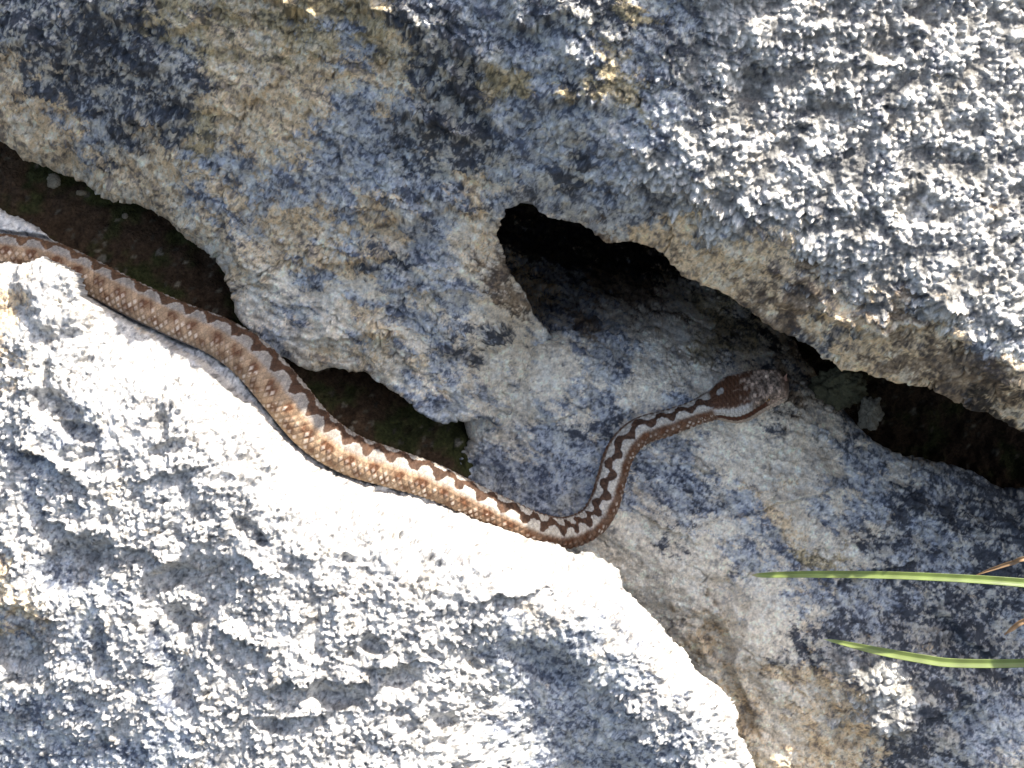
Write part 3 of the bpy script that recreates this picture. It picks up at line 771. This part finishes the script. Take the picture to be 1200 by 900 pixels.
    def add(name, c_, f_, m_, cl=None, smooth=True):
        ob = mesh_object(name, c_, f_, m_, cl, smooth=smooth)
        ob.parent = root
        ob.matrix_parent_inverse = root.matrix_world.inverted()
        ob.location = -root.location if False else (0, 0, 0)
        return ob
    bpy.context.view_layer.update()
    o = add('body', co.reshape(-1, 3), q, SKIN, np.clip(col, .01, .8).reshape(-1, 3))
    print('snake', len(co.reshape(-1, 3)))
    # eyes and nose horn
    def frame(f):
        i = int(np.searchsorted(t, hs0 + f * head_len)); i = min(i, n_ - 1)
        return i
    def ball(center, axes, radii, m_=None):
        la = np.linspace(0, math.pi, 14); lo = np.linspace(0, 2 * math.pi, 20, endpoint=False)
        A, B = np.meshgrid(la, lo, indexing='ij')
        p = np.stack([np.sin(A) * np.cos(B) * radii[0], np.sin(A) * np.sin(B) * radii[1], np.cos(A) * radii[2]], -1).reshape(-1, 3)
        p = center + p @ np.array(axes)
        ii = np.arange(14 * 20).reshape(14, 20); nn = np.roll(ii, -1, 1)
        return p, np.stack([ii[:-1], nn[:-1], nn[1:], ii[1:]], -1).reshape(-1, 4), B, A
    for sgn in (-1, 1):
        i = frame(.70)
        k = int(round((sgn * 1.20 + math.pi) / (2 * math.pi) * na)) % na
        cpos = co[i, k]; outward = cpos - Q[i, :3]; outward /= np.linalg.norm(outward)
        z2 = np.cross(outward, T[i]); z2 /= np.linalg.norm(z2)
        p, f, B, A = ball(cpos + outward * -.005, [T[i], z2, outward], (.125, .11, .10))
        cl = np.zeros((len(p), 3)); cl[:] = (.28, .14, .04)
        rel = (p - cpos) @ T[i]
        cl[np.abs(rel) < .03] = (.006, .006, .006)
        add('eye', p, f, EYE, cl)
    i = frame(.955)
    base = Q[i, :3] + D[i] * Q[i, 4] * .75
    n1, n2 = 9, 12
    hp, hc = [], []
    for a in range(n1):
        f = a / (n1 - 1)
        r_ = .14 * (1 - f) ** .7 + .008
        ctr = base + D[i] * (.46 * f - .05) + T[i] * (.22 * f * f + .05)
        for b2 in range(n2):
            an = 2 * math.pi * b2 / n2
            hp.append(ctr + (E[i] * math.cos(an) + T[i] * math.sin(an)) * r_ * (1 + .12 * (a % 2)))
            hc.append((.20 + .08 * (a % 2), .13, .09))
    ii = np.arange(n1 * n2).reshape(n1, n2); nn = np.roll(ii, -1, 1)
    add('nose_horn', np.array(hp), np.stack([ii[:-1], nn[:-1], nn[1:], ii[1:]], -1).reshape(-1, 4), SKIN, np.array(hc))

EYE = attr_material('snake_eye', rough=.08, grain=(3000, .1), bump=(100, 0), spec=.6)
build_snake()

# ------------------------------------------------------------------ grass
def leaf_material(name, base, pale, trans):
    m = bpy.data.materials.new(name); m.use_nodes = True
    nt = m.node_tree; N = nt.nodes; L = nt.links
    b = N['Principled BSDF']; b.inputs['Roughness'].default_value = .42
    at = N.new('ShaderNodeAttribute'); at.attribute_name = 'albedo'
    L.new(at.outputs['Color'], b.inputs['Base Color'])
    tr = N.new('ShaderNodeBsdfTranslucent')
    tc = N.new('ShaderNodeVectorMath'); tc.operation = 'MULTIPLY'; tc.inputs[1].default_value = trans
    L.new(at.outputs['Color'], tc.inputs[0]); L.new(tc.outputs[0], tr.inputs['Color'])
    mx = N.new('ShaderNodeMixShader'); mx.inputs[0].default_value = .3
    out = N['Material Output']
    L.new(b.outputs[0], mx.inputs[1]); L.new(tr.outputs[0], mx.inputs[2]); L.new(mx.outputs[0], out.inputs[0])
    return m
GRASS = leaf_material('green_grass_leaf', None, None, (1.1, 1.3, .5))
STRAW = leaf_material('dry_grass_leaf', None, None, (1.1, 1, .8))

def blade(name, pts, mat, c0, c1, label, group, tip=1.2, fold=.25, ctip=None):
    """pts: (px, py, w, half width px) from tip to root"""
    p = catmull(np.array([(*P(x, y, w), w, h * PXCM) for x, y, w, h in pts]), 26)
    T = np.gradient(p[:, :3], axis=0); T /= np.linalg.norm(T, axis=1, keepdims=True)
    side = np.cross(np.array([0, 0, 1.0]), T); side /= np.linalg.norm(side, axis=1, keepdims=True)
    up_ = np.cross(T, side)
    m = 17
    x = np.linspace(-1, 1, m)
    top, col = [], []
    n = len(p)
    seg = np.concatenate([[0], np.cumsum(np.linalg.norm(np.diff(p[:, :3], axis=0), axis=1))])
    for i in range(n):
        w_ = p[i, 3] * .86
        prof = (np.abs(x) - .5) * fold * w_ * 1.4 + .012 * np.cos(x * 28)
        top.append(p[i, :3] + side[i] * (x * w_)[:, None] + up_[i] * prof[:, None])
        vein = .88 + .12 * np.cos(x * 28) + .25 * np.exp(-(x / .12) ** 2)
        base = np.array(c0) * (1 - i / n) + np.array(c1) * (i / n)
        cc = base[None] * vein[:, None] * (1 + .12 * math.sin(seg[i] * 2.1) + .08 * math.sin(seg[i] * 5.3))
        if ctip is not None:
            k = math.exp(-(seg[i] / .35) ** 2)
            cc = cc * (1 - k) + np.array(ctip) * k
        col.append(cc)
    top = np.array(top); col = np.array(col)
    bot = top - up_[:, None] * (.028 * (1 - (x / 1.02) ** 2) + .004)[None, :, None]
    ring = np.concatenate([top, bot[:, ::-1]], 1); rc = np.concatenate([col, col[:, ::-1]], 1)
    k = ring.shape[1]
    ids = np.arange(n * k).reshape(n, k); nn = np.roll(ids, -1, 1)
    q = np.stack([ids[:-1], nn[:-1], nn[1:], ids[1:]], -1).reshape(-1, 4)
    o = mesh_object(name, ring.reshape(-1, 3), q, mat, np.clip(rc, .01, .8).reshape(-1, 3))
    return tag(o, label, 'grass', group)

blade('grass_blade', [(881, 674, 4.4, .6), (895, 674, 4.6, 3.4), (950, 673, 5.0, 4.6), (1040, 674, 5.4, 5.0), (1130, 678, 5.6, 5.4), (1200, 683, 5.4, 6), (1300, 692, 4.0, 7), (1400, 712, 0, 7), (1450, 740, -7, 7)],
      GRASS, (.23, .285, .07), (.13, .19, .05), 'long straight green grass blade, upper of the two reaching in from the right edge', 'green grass blades', ctip=(.5, .42, .22))
blade('grass_blade', [(965, 749, 1.6, .4), (985, 753, 1.8, 3.0), (1030, 763, 2.2, 5.4), (1080, 772, 2.5, 6.2), (1120, 777, 2.6, 6.2), (1200, 777, 2.6, 6), (1300, 771, 2, 6.5), (1400, 765, 0, 7), (1460, 765, -7, 7)],
      GRASS, (.26, .31, .09), (.13, .19, .05), 'curved green grass blade above the crusty lit patch of rock, lower of two', 'green grass blades', ctip=(.5, .5, .3))
blade('dry_grass_blade', [(1144, 674, 4.2, .5), (1160, 668, 4.5, 2.0), (1185, 660, 5.0, 3.0), (1215, 654, 5.2, 3.2), (1330, 660, 1, 3), (1430, 730, -7, 3)],
      STRAW, (.40, .25, .13), (.40, .27, .15), 'thin brown dry grass blade just above the upper green blade', 'dry grass blades', fold=.6)
blade('dry_grass_blade', [(1177, 744, 4.6, .5), (1187, 736, 5.0, 3.2), (1200, 728, 5.4, 3.6), (1240, 715, 5.6, 3.4), (1340, 710, 1, 3), (1440, 750, -7, 3)],
      STRAW, (.48, .30, .16), (.30, .2, .1), 'short tan dry grass tip between the two green blades', 'dry grass blades', fold=.6)

# ------------------------------------------------------------------ loose stones in the crevices
def stone(px, py, w, r, label, col, seed, squash=(1, .8, .7), lump=.16, name='small_stone'):
    na, nb = 64, 96
    la = np.linspace(0.001, math.pi - .001, na); lo = np.linspace(0, 2 * math.pi, nb, endpoint=False)
    A, B = np.meshgrid(la, lo, indexing='ij')
    d = np.stack([np.sin(A) * np.cos(B), np.sin(A) * np.sin(B), np.cos(A)], -1)
    n = fbm(d[..., 0] * 1.5 + d[..., 2] * .9, d[..., 1] * 1.5 - d[..., 2] * .7, .9, 4, .6, seed)
    f1, f2, r1, r2 = worley(d[..., 0] * r + d[..., 2] * r * .5, d[..., 1] * r + d[..., 2] * r * .6, .38, seed)
    g = np.sqrt(np.clip(1 - (f1 / .6) ** 2, 0, 1))
    R_ = 1 + .45 * n
    p = d * R_[..., None] * r * np.array(squash) + d * (g * lump * r2)[..., None]
    u, v = P(px, py, w)
    p = p + np.array([u, v, w])
    c = np.array(col)[None, None] * (1 + .5 * fbm(p[..., 0], p[..., 1], .5, 4, .7, seed))[..., None]
    ids = np.arange(na * nb).reshape(na, nb); nn = np.roll(ids, -1, 1)
    q = np.stack([ids[:-1], ids[1:], nn[1:], nn[:-1]], -1).reshape(-1, 4)
    o = mesh_object(name, p.reshape(-1, 3), q, ROCK, np.clip(c, .01, .8).reshape(-1, 3))
    return tag(o, label, 'stone')

stone(982, 456, -9.3, 1.35, 'dull green lichened stone tucked under the overhang right of the snake\'s head', (.085, .08, .045), 3, (1.2, .9, .7), .3)
stone(1020, 484, -8.2, .72, 'knobbly grey lichened stone in the dark gap, below the greenish stone', (.15, .135, .10), 5, (.8, 1.2, .8), .4)
stone(63, 212, -3.9, .38, 'pale stone chip lying on dark soil near the top of the left crevice', (.26, .22, .15), 9, (.9, 1.1, .6), .08)
stone(95, 226, -3.9, .22, 'tiny tan stone chip on dark soil, right of a larger pale chip', (.24, .19, .12), 11, (1.3, .7, .6), .05)
stone(146, 253, -4, .15, 'tiny grey stone chip alone on dark soil mid left crevice', (.24, .2, .14), 12, (1, 1, .6), .05)
